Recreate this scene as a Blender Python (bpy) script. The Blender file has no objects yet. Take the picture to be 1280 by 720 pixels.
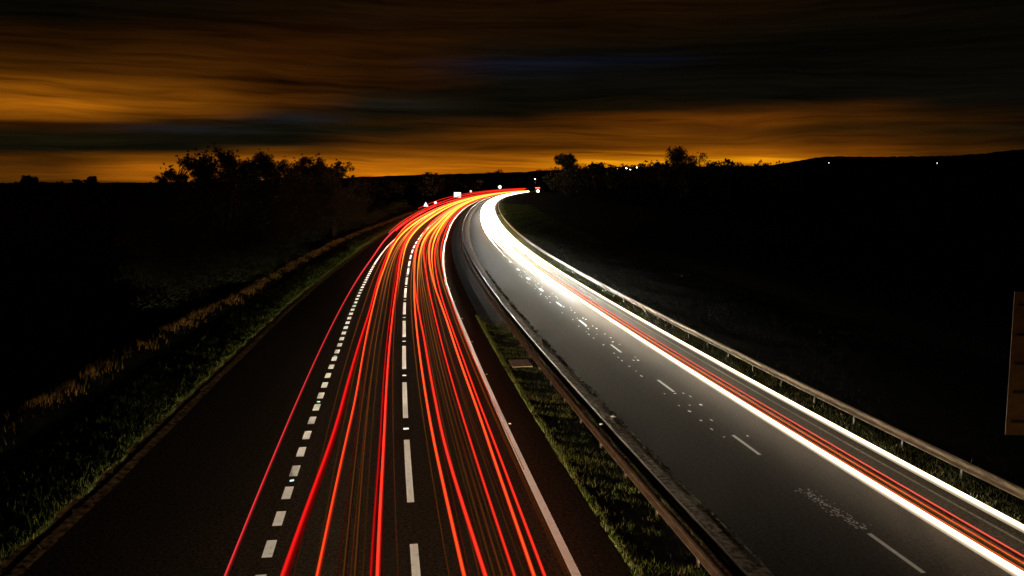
import bpy, math, random
import numpy as np
from mathutils import Vector

HAZE = 0.0
random.seed(7); rng = np.random.default_rng(7)
scene = bpy.context.scene
COL = scene.collection
R = math.radians

# ------------------------------------------------------------------ camera
W0, H0, F = 1280.0, 720.0, 1111.0
CAM_H, HORIZON, VPX = 9.0, 230.32, 458.27
PITCH = math.atan2(360 - HORIZON, F)
_c, _s = math.cos(PITCH), math.sin(PITCH)
_wx, _wy = (VPX - 640) / F, _c + (360 - HORIZON) / F * _s
YAW = math.atan2(_wx, _wy)
cam = bpy.data.cameras.new('camera'); cam_o = bpy.data.objects.new('camera', cam); COL.objects.link(cam_o)
cam.sensor_width = 36; cam.lens = 36 * F / W0; cam.clip_end = 30000; cam.clip_start = 0.2
cam_o.location = (0, 0, CAM_H); cam_o.rotation_euler = (R(90) - PITCH, 0, YAW)
scene.camera = cam_o

def ray(px, py):
    """world direction of a place seen in the photograph (used to survey where things stand)"""
    x, z = (px - 640) / F, (360 - py) / F
    dx, dy, dz = x, _c + z * _s, -_s + z * _c
    ca, sa = math.cos(YAW), math.sin(YAW)
    return Vector((dx * ca - dy * sa, dx * sa + dy * ca, dz))
def azel(px, py):
    d = ray(px, py)
    return math.degrees(math.atan2(d.x, d.y)), math.degrees(math.atan2(d.z, math.hypot(d.x, d.y)))
def at_dist(px, dist):
    d = ray(px, HORIZON); k = dist / math.hypot(d.x, d.y)
    return d.x * k, d.y * k
def z_at(px, py, dist):
    d = ray(px, py); return CAM_H + d.z * dist / math.hypot(d.x, d.y)

# ------------------------------------------------------------------ road alignment
KS = [0, 40, 80, 120, 180, 260, 380, 600, 1000]
KV = [.859, .676, .614, .741, .25, .175, .17, .159, .159]
_S = np.arange(0, 1700, 2.0)
_k = np.interp(_S, KS, KV) * 1e-3
_TH = np.cumsum(_k) * 2
_X = np.cumsum(np.sin(_TH)) * 2; _Y = np.cumsum(np.cos(_TH)) * 2
def road(s, o, z=0.0):
    s = np.asarray(s, float); o = np.asarray(o, float)
    sc = np.maximum(s, 0); ex = np.minimum(s, 0)
    x = np.interp(sc, _S, _X); y = np.interp(sc, _S, _Y) + ex; t = np.interp(sc, _S, _TH)
    return np.stack([x + o * np.cos(t), y - o * np.sin(t), np.broadcast_to(z, x.shape) + 0.0 * x], -1)
def rp(s, o, z=0.0): return tuple(float(v) for v in road(s, o, z))
def heading(s): return float(np.interp(max(s, 0), _S, _TH))
def stations(s0, s1, fine=1.0, grow=0.02):
    out = [s0]; s = s0
    while s < s1:
        s += max(fine, fine + grow * max(s, 0) * 0.6); out.append(min(s, s1))
    return np.array(out)

# ------------------------------------------------------------------ object helpers
def tag(o, label=None, cat=None, group=None, kind=None):
    if label: o['label'] = label
    if cat: o['category'] = cat
    if group: o['group'] = group
    if kind: o['kind'] = kind
    return o
def empty(name, loc, rz=0):
    o = bpy.data.objects.new(name, None); o.location = loc; o.rotation_euler.z = rz; COL.objects.link(o); o.empty_display_size = .2
    return o
def link(name, verts, faces, m=None, parent=None, smooth=False, loc=None):
    me = bpy.data.meshes.new(name)
    me.from_pydata([tuple(v) for v in verts], [], [tuple(f) for f in faces]); me.update()
    if smooth:
        me.polygons.foreach_set('use_smooth', [True] * len(me.polygons))
    o = bpy.data.objects.new(name, me); COL.objects.link(o)
    if m: me.materials.append(m)
    if parent: o.parent = parent
    if loc: o.location = loc
    return o
def np_mesh(name, verts, nper, m, parent=None, tint=None):
    """verts: (n*nper,3) array of separate tris (nper 3) or quads (nper 4)"""
    me = bpy.data.meshes.new(name); n = len(verts) // nper
    me.vertices.add(len(verts)); me.vertices.foreach_set('co', np.asarray(verts, np.float32).ravel())
    me.loops.add(n * nper); me.loops.foreach_set('vertex_index', np.arange(n * nper, dtype=np.int32))
    me.polygons.add(n); me.polygons.foreach_set('loop_start', np.arange(0, n * nper, nper, dtype=np.int32))
    me.update(calc_edges=True)
    if tint is not None:
        a = me.attributes.new('tint', 'FLOAT', 'POINT'); a.data.foreach_set('value', np.repeat(tint, nper).astype(np.float32))
    o = bpy.data.objects.new(name, me); COL.objects.link(o); me.materials.append(m)
    if parent: o.parent = parent
    return o
class MB:
    def __init__(s): s.v = []; s.f = []
    def box(s, cx, cy, cz, sx, sy, sz):
        b = len(s.v)
        for dx, dy, dz in ((-1,-1,-1),(1,-1,-1),(1,1,-1),(-1,1,-1),(-1,-1,1),(1,-1,1),(1,1,1),(-1,1,1)):
            s.v.append((cx + dx * sx / 2, cy + dy * sy / 2, cz + dz * sz / 2))
        s.f += [tuple(b + i for i in q) for q in ((0,3,2,1),(4,5,6,7),(0,1,5,4),(1,2,6,5),(2,3,7,6),(3,0,4,7))]
        return s
    def tube(s, pts, rad, n=6):
        b = len(s.v); P = [Vector(p) for p in pts]
        for i, p in enumerate(P):
            d = (P[min(i + 1, len(P) - 1)] - P[max(i - 1, 0)]).normalized()
            a = d.orthogonal().normalized(); c = d.cross(a); r = rad[i] if hasattr(rad, '__len__') else rad
            for k in range(n):
                t = 2 * math.pi * k / n; s.v.append(tuple(p + (a * math.cos(t) + c * math.sin(t)) * r))
        for i in range(len(P) - 1):
            for k in range(n):
                s.f.append((b + i * n + k, b + i * n + (k + 1) % n, b + (i + 1) * n + (k + 1) % n, b + (i + 1) * n + k))
        s.f.append(tuple(b + k for k in reversed(range(n)))); s.f.append(tuple(b + (len(P) - 1) * n + k for k in range(n)))
        return s
    def prism(s, outline, t, plane='xz', off=0.0):
        """flat outline in x,z given a thickness t along y"""
        b = len(s.v); n = len(outline)
        for x, z in outline: s.v.append((x, off - t / 2, z))
        for x, z in outline: s.v.append((x, off + t / 2, z))
        s.f.append(tuple(b + i for i in range(n))); s.f.append(tuple(b + n + i for i in reversed(range(n))))
        for i in range(n): s.f.append((b + i, b + n + i, b + n + (i + 1) % n, b + (i + 1) % n))
        return s
    def build(s, name, m, parent=None, smooth=False): return link(name, s.v, s.f, m, parent, smooth)
def strip(name, st, offs, zs, m, parent=None, kind=None):
    """sheet following the road: offs, zs are lists of functions/numbers of s"""
    V = []; n = len(offs); uv = []
    for o, z in zip(offs, zs):
        ov = np.array([o(s) if callable(o) else o for s in st], float); zv = np.array([z(s) if callable(z) else z for s in st], float)
        V.append(road(st, ov, zv)); uv.append(np.stack([st, ov], -1))
    V = np.stack(V, 1); uv = np.stack(uv, 1).reshape(-1, 2); m_ = len(st)
    F_ = [(i * n + j, i * n + j + 1, (i + 1) * n + j + 1, (i + 1) * n + j) for i in range(m_ - 1) for j in range(n - 1)]
    o = link(name, V.reshape(-1, 3), F_, m, parent)
    l = o.data.uv_layers.new(name='UVMap')
    idx = np.zeros(len(o.data.loops), np.int32); o.data.loops.foreach_get('vertex_index', idx)
    l.data.foreach_set('uv', uv[idx].astype(np.float32).ravel())
    if kind: o['kind'] = kind
    return o

# ------------------------------------------------------------------ materials
def new_mat(name):
    m = bpy.data.materials.new(name); m.use_nodes = True; nt = m.node_tree
    return m, nt, nt.nodes['Principled BSDF']
def N(nt, t, **kw):
    n = nt.nodes.new(t)
    for k, v in kw.items():
        if k in n.inputs.keys(): n.inputs[k].default_value = v
        else: setattr(n, k, v)
    return n
def ramp(nt, fac, stops):
    r = nt.nodes.new('ShaderNodeValToRGB'); e = r.color_ramp.elements
    while len(e) < len(stops): e.new(.5)
    for i, (p, c) in enumerate(stops): e[i].position = p; e[i].color = (*c, 1)
    nt.links.new(fac, r.inputs[0]); return r.outputs[0]
def noisy(name, c1, c2, scale, rough=.8, detail=6, bump=0.0, bscale=None, metallic=0.0, coord='Object', stretch=None, spec=.5):
    m, nt, b = new_mat(name); tc = N(nt, 'ShaderNodeTexCoord'); src = tc.outputs[coord]
    if stretch:
        mp = N(nt, 'ShaderNodeMapping'); mp.inputs['Scale'].default_value = stretch; nt.links.new(src, mp.inputs[0]); src = mp.outputs[0]
    n = N(nt, 'ShaderNodeTexNoise', Scale=scale, Detail=detail); nt.links.new(src, n.inputs['Vector'])
    nt.links.new(ramp(nt, n.outputs[0], [(.35, c1), (.68, c2)]), b.inputs['Base Color'])
    b.inputs['Roughness'].default_value = rough; b.inputs['Metallic'].default_value = metallic; b.inputs['Specular IOR Level'].default_value = spec
    if bump:
        n2 = N(nt, 'ShaderNodeTexNoise', Scale=bscale or scale * 3, Detail=4); nt.links.new(src, n2.inputs['Vector'])
        bp = N(nt, 'ShaderNodeBump', Strength=bump, Distance=.02); nt.links.new(n2.outputs[0], bp.inputs['Height']); nt.links.new(bp.outputs[0], b.inputs['Normal'])
    return m
def tinted(name, stops, rough=.7, trans=0.0):
    m, nt, b = new_mat(name); a = N(nt, 'ShaderNodeAttribute', attribute_name='tint')
    nt.links.new(ramp(nt, a.outputs['Fac'], stops), b.inputs['Base Color'])
    b.inputs['Roughness'].default_value = rough; b.inputs['Specular IOR Level'].default_value = .2
    return m
def asphalt(name):
    m, nt, b = new_mat(name); uv = N(nt, 'ShaderNodeUVMap', uv_map='UVMap')
    def noise(scale, sx, sy, det=3):
        mp = N(nt, 'ShaderNodeMapping'); mp.inputs['Scale'].default_value = (sx, sy, 1); nt.links.new(uv.outputs[0], mp.inputs[0])
        n = N(nt, 'ShaderNodeTexNoise', Scale=scale, Detail=det); nt.links.new(mp.outputs[0], n.inputs['Vector']); return n.outputs[0]
    fine = noise(9, 1, 1, 6); chips = noise(22, 1, 1, 3); wear = noise(1, .02, 1.6, 4); patch = noise(.16, 1, 1, 3)
    c = ramp(nt, fine, [(.3, (.020, .0140, .0086)), (.7, (.064, .0460, .0290))])
    def mul(c, f, lo, hi, amt):
        mx = N(nt, 'ShaderNodeMix', data_type='RGBA', blend_type='MULTIPLY'); mx.inputs[0].default_value = amt
        nt.links.new(c, mx.inputs[6]); nt.links.new(ramp(nt, f, [(lo[0], (lo[1],) * 3), (hi[0], (hi[1],) * 3)]), mx.inputs[7]); return mx.outputs[2]
    c = mul(c, wear, (.35, .9), (.65, 1.0), 1.0); c = mul(c, patch, (.3, .9), (.6, 1.0), .5)
    c = mul(c, chips, (.42, .6), (.72, 1.8), 1.0)
    nt.links.new(c, b.inputs['Base Color']); b.inputs['Roughness'].default_value = .92; b.inputs['Specular IOR Level'].default_value = .03
    bp = N(nt, 'ShaderNodeBump', Strength=.6, Distance=.012); nt.links.new(chips, bp.inputs['Height']); nt.links.new(bp.outputs[0], b.inputs['Normal'])
    return m
def paint(name, col=(.82, .79, .71)):
    m, nt, b = new_mat(name); tc = N(nt, 'ShaderNodeTexCoord'); n = N(nt, 'ShaderNodeTexNoise', Scale=5, Detail=8, Roughness=.7); nt.links.new(tc.outputs['Object'], n.inputs['Vector'])
    nt.links.new(ramp(nt, n.outputs[0], [(.28, tuple(c * .35 for c in col)), (.42, tuple(c * .85 for c in col)), (.7, col)]), b.inputs['Base Color'])
    b.inputs['Roughness'].default_value = .55
    b.inputs['Sheen Weight'].default_value = 1.0; b.inputs['Sheen Roughness'].default_value = .35
    return m
M = dict(
    asphalt=asphalt('worn asphalt'),
    paint=paint('white road paint'),
    oldpaint=paint('worn road paint', (.36, .32, .27)),
    faintpaint=noisy('nearly worn away paint', (.05, .037, .022), (.15, .115, .075), 6, .9, 7),
    soil=noisy('roadside soil', (.012, .007, .003), (.17, .095, .045), 4.2, .95, 8, .8, 12, spec=.03),
    verge=noisy('verge turf', (.002, .0025, .001), (.014, .016, .006), .7, .95, 8, .8, 9, spec=.03),
    ground=noisy('field', (.010, .012, .006), (.022, .022, .011), .05, .95, 8, spec=.03),
    hill=noisy('hill woodland', (.008, .009, .006), (.014, .014, .009), .02, .95, spec=.03),
    grit=noisy('grey grit', (.12, .105, .088), (.68, .61, .50), 7, .95, 9, 1.0, 22, spec=.03),
    steel=noisy('weathered galvanised steel', (.26, .185, .115), (.42, .32, .21), 2.2, .5, 5, .08, 8, .25),
    rust=noisy('stained steel post', (.05, .038, .026), (.17, .135, .10), 6, .7, 5, .2, 14, .1),
    bark=noisy('bark', (.018, .014, .010), (.05, .04, .03), 6, .95, 6, .6, stretch=(1, 1, .25)),
    concrete=noisy('stained concrete', (.34, .26, .16), (.55, .44, .29), 2.6, .9, 8, .3, 14),
    white_sign=noisy('white sign face', (.70, .70, .68), (.84, .84, .82), 3, .35, 3),
    red_sign=noisy('red sign border', (.42, .02, .02), (.52, .03, .03), 3, .35, 3),
    pole=noisy('grey sign pole', (.16, .16, .16), (.27, .27, .26), 4, .5, 3, 0, None, .6),
    signback=noisy('sign sheet with orange light in colour', (.15, .064, .0035), (.22, .105, .007), 2.2, .6, 6, .1, 10, stretch=(1, 1, 2)),  # dim orange light falling on the board is put into this base colour
    signrail=noisy('dark sign rail', (.010, .008, .005), (.02, .016, .01), 4, .6),
    litter=noisy('white litter', (.6, .6, .57), (.82, .82, .8), 5, .6),
    brick=noisy('house render', (.14, .12, .10), (.24, .21, .18), 1.2, .9),
    slate=noisy('slate roof', (.03, .03, .035), (.06, .06, .065), 2, .8),
    grass=tinted('verge grass', [(0, (.020, .040, .006)), (.5, (.075, .110, .016)), (.85, (.16, .16, .04)), (1, (.28, .22, .08))]),
    drygrass=tinted('dry tall grass', [(0, (.03, .02, .004)), (.5, (.11, .058, .010)), (1, (.26, .14, .028))]),
    medgrass=tinted('rough median plants', [(0, (.016, .030, .006)), (.45, (.085, .115, .018)), (.75, (.17, .15, .04)), (1, (.20, .08, .04))]),
    leaf=tinted('olive leaves', [(0, (.014, .019, .006)), (.6, (.034, .042, .012)), (1, (.06, .06, .02))]),
    leafdark=tinted('dark leaves', [(0, (.012, .015, .006)), (1, (.045, .048, .018))]),
)
_em = {}
def sign_glow(): return lamp_mat('sign face with headlight return as glow', (1, .98, .92), 1.6)  # emission stands in for headlight thrown back by the reflective sign faces
def glow_mat(name, col):
    if name in _em: return _em[name]
    m = bpy.data.materials.new(name); m.use_nodes = True; nt = m.node_tree; nt.nodes.clear()
    a = N(nt, 'ShaderNodeAttribute', attribute_name='glow'); e = N(nt, 'ShaderNodeEmission'); e.inputs[0].default_value = (*col, 1)
    out = N(nt, 'ShaderNodeOutputMaterial'); nt.links.new(a.outputs['Fac'], e.inputs[1]); nt.links.new(e.outputs[0], out.inputs[0])
    _em[name] = m; return m
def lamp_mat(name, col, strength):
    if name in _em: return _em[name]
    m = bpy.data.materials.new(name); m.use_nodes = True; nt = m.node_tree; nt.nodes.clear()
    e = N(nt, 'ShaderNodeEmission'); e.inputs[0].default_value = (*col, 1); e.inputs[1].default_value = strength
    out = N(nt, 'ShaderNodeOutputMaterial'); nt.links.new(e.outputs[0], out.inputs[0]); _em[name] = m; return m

# ------------------------------------------------------------------ sky
world = bpy.data.worlds.new('World'); scene.world = world; world.use_nodes = True
wn = world.node_tree; wn.nodes.clear()
class S:
    """tiny expression helper over Math nodes"""
    def __init__(s, sock): s.k = sock
    def _op(s, op, b=None):
        n = wn.nodes.new('ShaderNodeMath'); n.operation = op
        wn.links.new(s.k, n.inputs[0])
        if b is not None:
            if isinstance(b, S): wn.links.new(b.k, n.inputs[1])
            else: n.inputs[1].default_value = b
        return S(n.outputs[0])
    def __add__(s, b): return s._op('ADD', b)
    def __sub__(s, b): return s._op('SUBTRACT', b)
    def __mul__(s, b): return s._op('MULTIPLY', b)
    def __truediv__(s, b): return s._op('DIVIDE', b)
    def f(s, op, b=None): return s._op(op, b)
tc = wn.nodes.new('ShaderNodeTexCoord'); sep = wn.nodes.new('ShaderNodeSeparateXYZ'); wn.links.new(tc.outputs['Generated'], sep.inputs[0])
dx, dy, dz = S(sep.outputs[0]), S(sep.outputs[1]), S(sep.outputs[2])
U = dx.f('ARCTAN2', dy) * 57.29578          # degrees to the right of the road
V = dz.f('ARCSINE') * 57.29578              # degrees above the horizon
def wnoise(u, v, scale, detail=4, rough=.55, dist=0.0):
    cb = wn.nodes.new('ShaderNodeCombineXYZ'); wn.links.new(u.k, cb.inputs[0]); wn.links.new(v.k, cb.inputs[1])
    n = wn.nodes.new('ShaderNodeTexNoise'); n.inputs['Scale'].default_value = scale; n.inputs['Detail'].default_value = detail; n.inputs['Roughness'].default_value = rough; n.inputs['Distortion'].default_value = dist
    wn.links.new(cb.outputs[0], n.inputs['Vector']); return S(n.outputs[0])
warp = (wnoise(U * .05, V * .25, 1.0, 3) - .5) * 2.4
Vw = V + warp + U * .012
fine = wnoise(U * .055, Vw * .9, 1.0, 6, .6, .3)
veryfine = wnoise(U * .10, Vw * 3.2, 1.0, 5, .6, .2)
streak = ((fine - .5) * 2.3 + 1.0 + (veryfine - .5) * 1.9).f('MAXIMUM', .12).f('MINIMUM', 1.9)
soft = ((fine - .5) * 1.5 + 1.0 + (veryfine - .5) * .5).f('MAXIMUM', .1)
# cloud cover by compass direction: each column lists sky colour (8 bit) from the zenith side down to the horizon
COLS = [
 (-250, [(-150,(8,7,3)),(20,(16,11,4)),(80,(60,34,4)),(125,(130,78,9)),(146,(110,64,8)),(156,(34,22,5)),(185,(20,18,8)),(200,(60,36,5)),(222,(60,36,5)),(232,(50,30,5))]),
 (60,   [(-150,(8,7,3)),(18,(13,10,4)),(45,(44,24,3)),(85,(66,38,4)),(110,(134,80,9)),(132,(162,98,13)),(147,(128,76,9)),(154,(46,24,4)),(168,(24,20,7)),(186,(21,19,8)),(196,(78,46,6)),(206,(64,36,5)),(216,(84,48,6)),(232,(60,36,5))]),
 (230,  [(-150,(8,7,3)),(14,(20,13,4)),(50,(48,26,3)),(95,(76,43,5)),(122,(118,70,8)),(143,(100,58,7)),(152,(38,24,8)),(161,(28,28,29)),(170,(20,19,10)),(186,(19,18,8)),(196,(120,72,9)),(210,(165,98,12)),(224,(140,82,10)),(232,(60,36,5))]),
 (360,  [(-150,(8,7,3)),(14,(28,16,4)),(60,(52,27,3)),(100,(64,35,4)),(128,(66,36,5)),(138,(40,24,8)),(149,(28,29,31)),(158,(20,20,12)),(180,(21,19,8)),(190,(104,62,8)),(206,(172,104,13)),(220,(196,116,13)),(232,(80,46,6))]),
 (480,  [(-150,(8,7,3)),(14,(34,19,4)),(60,(46,24,3)),(105,(44,23,4)),(120,(28,20,9)),(130,(26,24,18)),(142,(20,17,8)),(153,(40,24,5)),(162,(24,20,7)),(178,(70,40,6)),(194,(122,72,9)),(208,(170,102,12)),(220,(204,122,13)),(232,(80,46,6))]),
 (640,  [(-150,(8,7,3)),(8,(36,20,4)),(45,(30,17,4)),(68,(22,17,10)),(80,(20,23,35)),(92,(16,17,19)),(106,(14,13,7)),(142,(17,14,6)),(156,(62,35,5)),(170,(96,55,7)),(184,(84,48,6)),(196,(142,84,9)),(210,(178,106,11)),(232,(90,50,6))]),
 (800,  [(-150,(8,7,3)),(10,(36,20,4)),(45,(26,16,4)),(66,(17,15,8)),(74,(15,18,29)),(84,(14,14,13)),(110,(12,11,6)),(136,(24,17,5)),(148,(104,58,7)),(160,(92,52,7)),(172,(120,70,8)),(184,(112,64,7)),(195,(196,120,13)),(203,(250,172,22)),(212,(205,125,13)),(232,(90,50,6))]),
 (930,  [(-150,(8,7,3)),(8,(30,18,4)),(40,(20,14,4)),(70,(12,11,5)),(125,(13,11,5)),(138,(52,29,5)),(150,(108,60,7)),(164,(78,44,6)),(178,(104,60,7)),(192,(160,94,10)),(201,(244,166,18)),(212,(160,92,10)),(232,(90,50,6))]),
 (1060, [(-150,(8,7,3)),(8,(22,15,4)),(40,(14,11,4)),(120,(12,11,6)),(136,(56,31,5)),(148,(66,37,5)),(160,(46,28,5)),(174,(78,44,6)),(188,(110,62,7)),(200,(130,74,8)),(232,(80,46,6))]),
 (1190, [(-150,(8,7,3)),(8,(15,11,4)),(60,(12,11,5)),(128,(12,11,6)),(142,(40,24,5)),(154,(46,27,5)),(164,(30,20,6)),(176,(52,30,5)),(192,(70,40,6)),(232,(60,34,5))]),
 (1320, [(-150,(8,7,3)),(8,(12,9,4)),(130,(11,10,6)),(146,(28,18,5)),(170,(24,16,5)),(192,(38,23,5)),(232,(40,24,5))]),
]
def lin(c):
    c = (c[0] * 1.03, c[1] * (.955 if c[0] > 40 else 1), c[2] * (.8 if c[0] > 40 else 1))
    return tuple(((v / 255) / 12.92 if v <= 10 else ((v / 255 + .055) / 1.055) ** 2.4) for v in c)
E0, E1 = -.6, 19.0
fac = (V + warp * .11 - E0) / (E1 - E0)
Uw = U + (wnoise(U * .08, V * .5, 1.0, 3) - .5) * 5.0
prev = None; pa = None
for px_, stops in COLS:
    stops = sorted([((azel(px_, y)[1] - E0) / (E1 - E0), tuple(q * float(np.interp(y, [0, 70, 105, 125, 140, 190, 198], [.55, .60, .76, .90, .76, .74, .98])) for q in lin(c))) for y, c in stops])
    r_ = wn.nodes.new('ShaderNodeValToRGB'); e = r_.color_ramp.elements; r_.color_ramp.interpolation = 'EASE'
    while len(e) < len(stops): e.new(.5)
    for i, (p, c) in enumerate(stops): e[i].position = min(1, max(0, p)); e[i].color = (*c, 1)
    wn.links.new(fac.k, r_.inputs[0]); a_ = azel(px_, HORIZON)[0]
    if prev is None: prev = r_.outputs[0]
    else:
        mr = wn.nodes.new('ShaderNodeMapRange'); mr.interpolation_type = 'SMOOTHSTEP'; wn.links.new(Uw.k, mr.inputs[0]); mr.inputs[1].default_value = pa; mr.inputs[2].default_value = a_
        mx = wn.nodes.new('ShaderNodeMix'); mx.data_type = 'RGBA'; wn.links.new(mr.outputs[0], mx.inputs[0]); wn.links.new(prev, mx.inputs[6]); wn.links.new(r_.outputs[0], mx.inputs[7]); prev = mx.outputs[2]
    pa = a_
vm = wn.nodes.new('ShaderNodeVectorMath'); vm.operation = 'SCALE'; wn.links.new(prev, vm.inputs[0]); wn.links.new(streak.k, vm.inputs[3])
sky = wn.nodes.new('ShaderNodeTexSky'); sky.sky_type = 'NISHITA'; sky.sun_disc = False; sky.sun_elevation = R(-6); sky.sun_rotation = R(12)
skm = wn.nodes.new('ShaderNodeMix'); skm.data_type = 'RGBA'; skm.blend_type = 'ADD'; skm.inputs[0].default_value = 0.004
wn.links.new(vm.outputs[0], skm.inputs[6]); wn.links.new(sky.outputs[0], skm.inputs[7])
bg = wn.nodes.new('ShaderNodeBackground'); wn.links.new(skm.outputs[2], bg.inputs[0]); bg.inputs[1].default_value = .96
wo = wn.nodes.new('ShaderNodeOutputWorld'); wn.links.new(bg.outputs[0], wo.inputs[0])

# ------------------------------------------------------------------ ground and hills
def seg(x, pts):
    return float(np.interp(x, [p[0] for p in pts], [p[1] for p in pts]))
def ground_z(x, y):
    r = math.hypot(x, y); az = math.degrees(math.atan2(x, y))
    s = min(max(y, 0), 1600); cx = float(np.interp(s, _Y, _X)); off = x - cx
    z = -.6
    # black fields fall away on the left, low bank on the right, slow rise towards the horizon
    if off < -14: z -= min(1.6, (-14 - off) * .12)
    if off > 34: z += min(1.2, (off - 34) * .03)
    k = min(1, max(0, (r - 250) / 900.0)); side = min(1, max(0, (abs(off - 5) - 40) / 120.0))
    if off > 5: z += k * side * seg(az, [(10, 0), (12.5, 17), (15, 24), (25, 23), (35, 24), (60, 22)]) * min(1.25, r / 1100)
    else: z += k * side * seg(az, [(-60, 3), (-12, 3), (-4, 9), (1, 13), (7, 14)])
    if r > 1350:
        z += min(1, (r - 1350) / 500) * seg(az, [(-20, 2), (-3, 8), (3, 14), (9, 16), (12, 14), (30, 6)])
    z += .5 * math.sin(x * .021 + 1.3) * math.sin(y * .017) * min(1, r / 200) * side
    return z
rs = [2.0]
while rs[-1] < 9000: rs.append(rs[-1] * 1.055 + .25)
az = np.concatenate([np.linspace(-180, -45, 30, endpoint=False), np.linspace(-45, 65, 260, endpoint=False), np.linspace(65, 180, 30, endpoint=False)])
V_ = [(0, 0, -.6)]; F_ = []; na = len(az)
for r in rs:
    for a in az:
        x, y = r * math.sin(R(a)), r * math.cos(R(a)); V_.append((x, y, ground_z(x, y)))
for j in range(na): F_.append((0, 1 + (j + 1) % na, 1 + j))
for i in range(len(rs) - 1):
    for j in range(na):
        a, b = 1 + i * na + j, 1 + i * na + (j + 1) % na; F_.append((a, b, b + na, a + na))
tag(link('ground', V_, F_, M['ground'], smooth=True), kind='structure')

def ridge(name, dist, outline, depth=900):
    """a long hill: crest height follows the outline, slopes down both ways"""
    px = np.linspace(outline[0][0], outline[-1][0], 160); V_ = []; F_ = []
    prof = [(-1, -4), (-.6, .30), (-.3, .68), (0, 1), (.4, .7), (1, -.2)]
    for p in px:
        h = z_at(p, seg(p, outline), dist) + rng.normal(0, dist * .00025)
        for k, f in prof:
            x, y = at_dist(p, dist + k * depth); V_.append((x, y, h * f if f > 0 else f * 10))
    n = len(prof)
    for i in range(len(px) - 1):
        for j in range(n - 1): F_.append((i * n + j, (i + 1) * n + j, (i + 1) * n + j + 1, i * n + j + 1))
    return tag(link(name, V_, F_, M['hill'], smooth=True), kind='structure')
ridge('hills', 5200, [(930, 214), (965, 206), (990, 202), (1015, 197), (1040, 195), (1090, 196), (1180, 195), (1225, 192), (1260, 188), (1300, 185), (1400, 180), (1600, 190)])
ridge('hills', 4300, [(-300, 224), (-60, 229), (0, 229), (60, 228.5), (130, 228), (200, 228), (300, 226), (420, 222), (480, 220), (560, 217.5), (640, 215.5), (680, 213), (760, 209), (1000, 207)])

# ------------------------------------------------------------------ carriageways
def left_edge(s): return seg(s, [(-20, -8.7), (20, -8.35), (26, -8.0), (47, -7.55), (75, -7.05), (111, -6.25), (140, -6.2), (2000, -6.2)])
ST = stations(2, 1330, 1.2, .03)
road_l = strip('carriageway', ST, [left_edge, -3, 0, 3, 5.75], [.0, .0, .0, .0, .0], M['asphalt'], kind='structure')
road_r = strip('carriageway', ST, [8.95, 12.5, 16.6], [.0, .0, .0], M['asphalt'], kind='structure')

def flat_marks(name, marks, z, m, parent, step=1.5):
    """marks: list of (s0, s1, o0fn, half width)"""
    V_ = []; F_ = []
    for s0, s1, o, hw in marks:
        st = np.linspace(s0, s1, max(2, int((s1 - s0) / step) + 1))
        b = len(V_)
        oc = np.array([o(s) if callable(o) else o for s in st])
        A = road(st, oc - hw, z); B = road(st, oc + hw, z)
        for a_, b_ in zip(A, B): V_ += [tuple(a_), tuple(b_)]
        F_ += [(b + 2 * i, b + 2 * i + 1, b + 2 * i + 3, b + 2 * i + 2) for i in range(len(st) - 1)]
    return link(name, V_, F_, m, parent)
def lane_o(s): return seg(s, [(16, .78), (32, .83), (50, .92), (90, .86), (130, .5), (165, .35), (230, .6), (400, .8)])
def edge_o(s): return seg(s, [(16, 4.45), (50, 4.6), (80, 4.5), (110, 4.75), (150, 5.0), (200, 4.8), (300, 4.6), (2000, 4.5)])
def dash_o(s): return seg(s, [(16, -2.78), (36, -2.72), (48, -2.70), (86, -3.0), (130, -3.4), (200, -3.6), (400, -3.6)])
flat_marks('lane_line', [(22.6 - 9.28 * 1 + 9.28 * k, 22.6 - 9.28 + 6.3 + 9.28 * k, lane_o, .10) for k in range(70)], .004, M['paint'], road_l)
flat_marks('edge_line', [(8, 1330, edge_o, .11)], .004, M['paint'], road_l, 2.0)
flat_marks('slip_road_line', [(15.25 + 2.03 * k, 15.25 + 1.06 + 2.03 * k, dash_o, .125) for k in range(41)] + [(99, 1330, dash_o, .11)], .004, M['paint'], road_l, 2.0)
flat_marks('lane_line', [(16.4 + 9.28 * k - .2, 16.4 + 9.28 * k + 2.2, lambda s: 12.5, .06) for k in range(6)] + [(16.4 + 9.28 * k, 18.4 + 9.28 * k, lambda s: 12.45, .11) for k in range(6, 60)], .004, M['oldpaint'], road_r)
flat_marks('edge_line', [(8, 1330, lambda s: 16.05, .05)], .004, M['faintpaint'], road_r, 2.0)
flat_marks('edge_line_rib', [(8 + .6 * k, 8.05 + .6 * k, edge_o, .115) for k in range(100)], .012, M['paint'], road_l)
# remnants of the removed lane marking: small irregular flecks of paint
V_ = []; F_ = []
def fleck(s, o, ls, lo):
    b = len(V_); n = 7
    for k in range(n):
        t = 2 * math.pi * k / n; q = random.uniform(.55, 1.1)
        V_.append(rp(s + math.cos(t) * ls * q, o + math.sin(t) * lo * q, .006))
    F_.append(tuple(b + k for k in reversed(range(n))))
for k in range(7):
    s0 = 26.8 + 9.28 * k
    for i in range(7):
        fl = s0 + 1.0 + i * 1.15 + random.uniform(-.3, .3)
        for side in (-.42, .42, 0):
            if random.random() < (.68 if side else .22):
                fleck(fl, 12.48 + side + random.uniform(-.12, .12), random.uniform(.08, .22), random.uniform(.03, .075))
link('paint_remnant', V_, F_, M['paint'], road_r)
V_ = []; F_ = []
for i in range(150):
    t = random.random(); fleck(18.9 + 3.2 * t, 12.5 - .18 * t + random.gauss(0, .12), random.uniform(.02, .07), random.uniform(.01, .035))
link('paint_scuff', V_, F_, M['oldpaint'], road_r)
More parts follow.
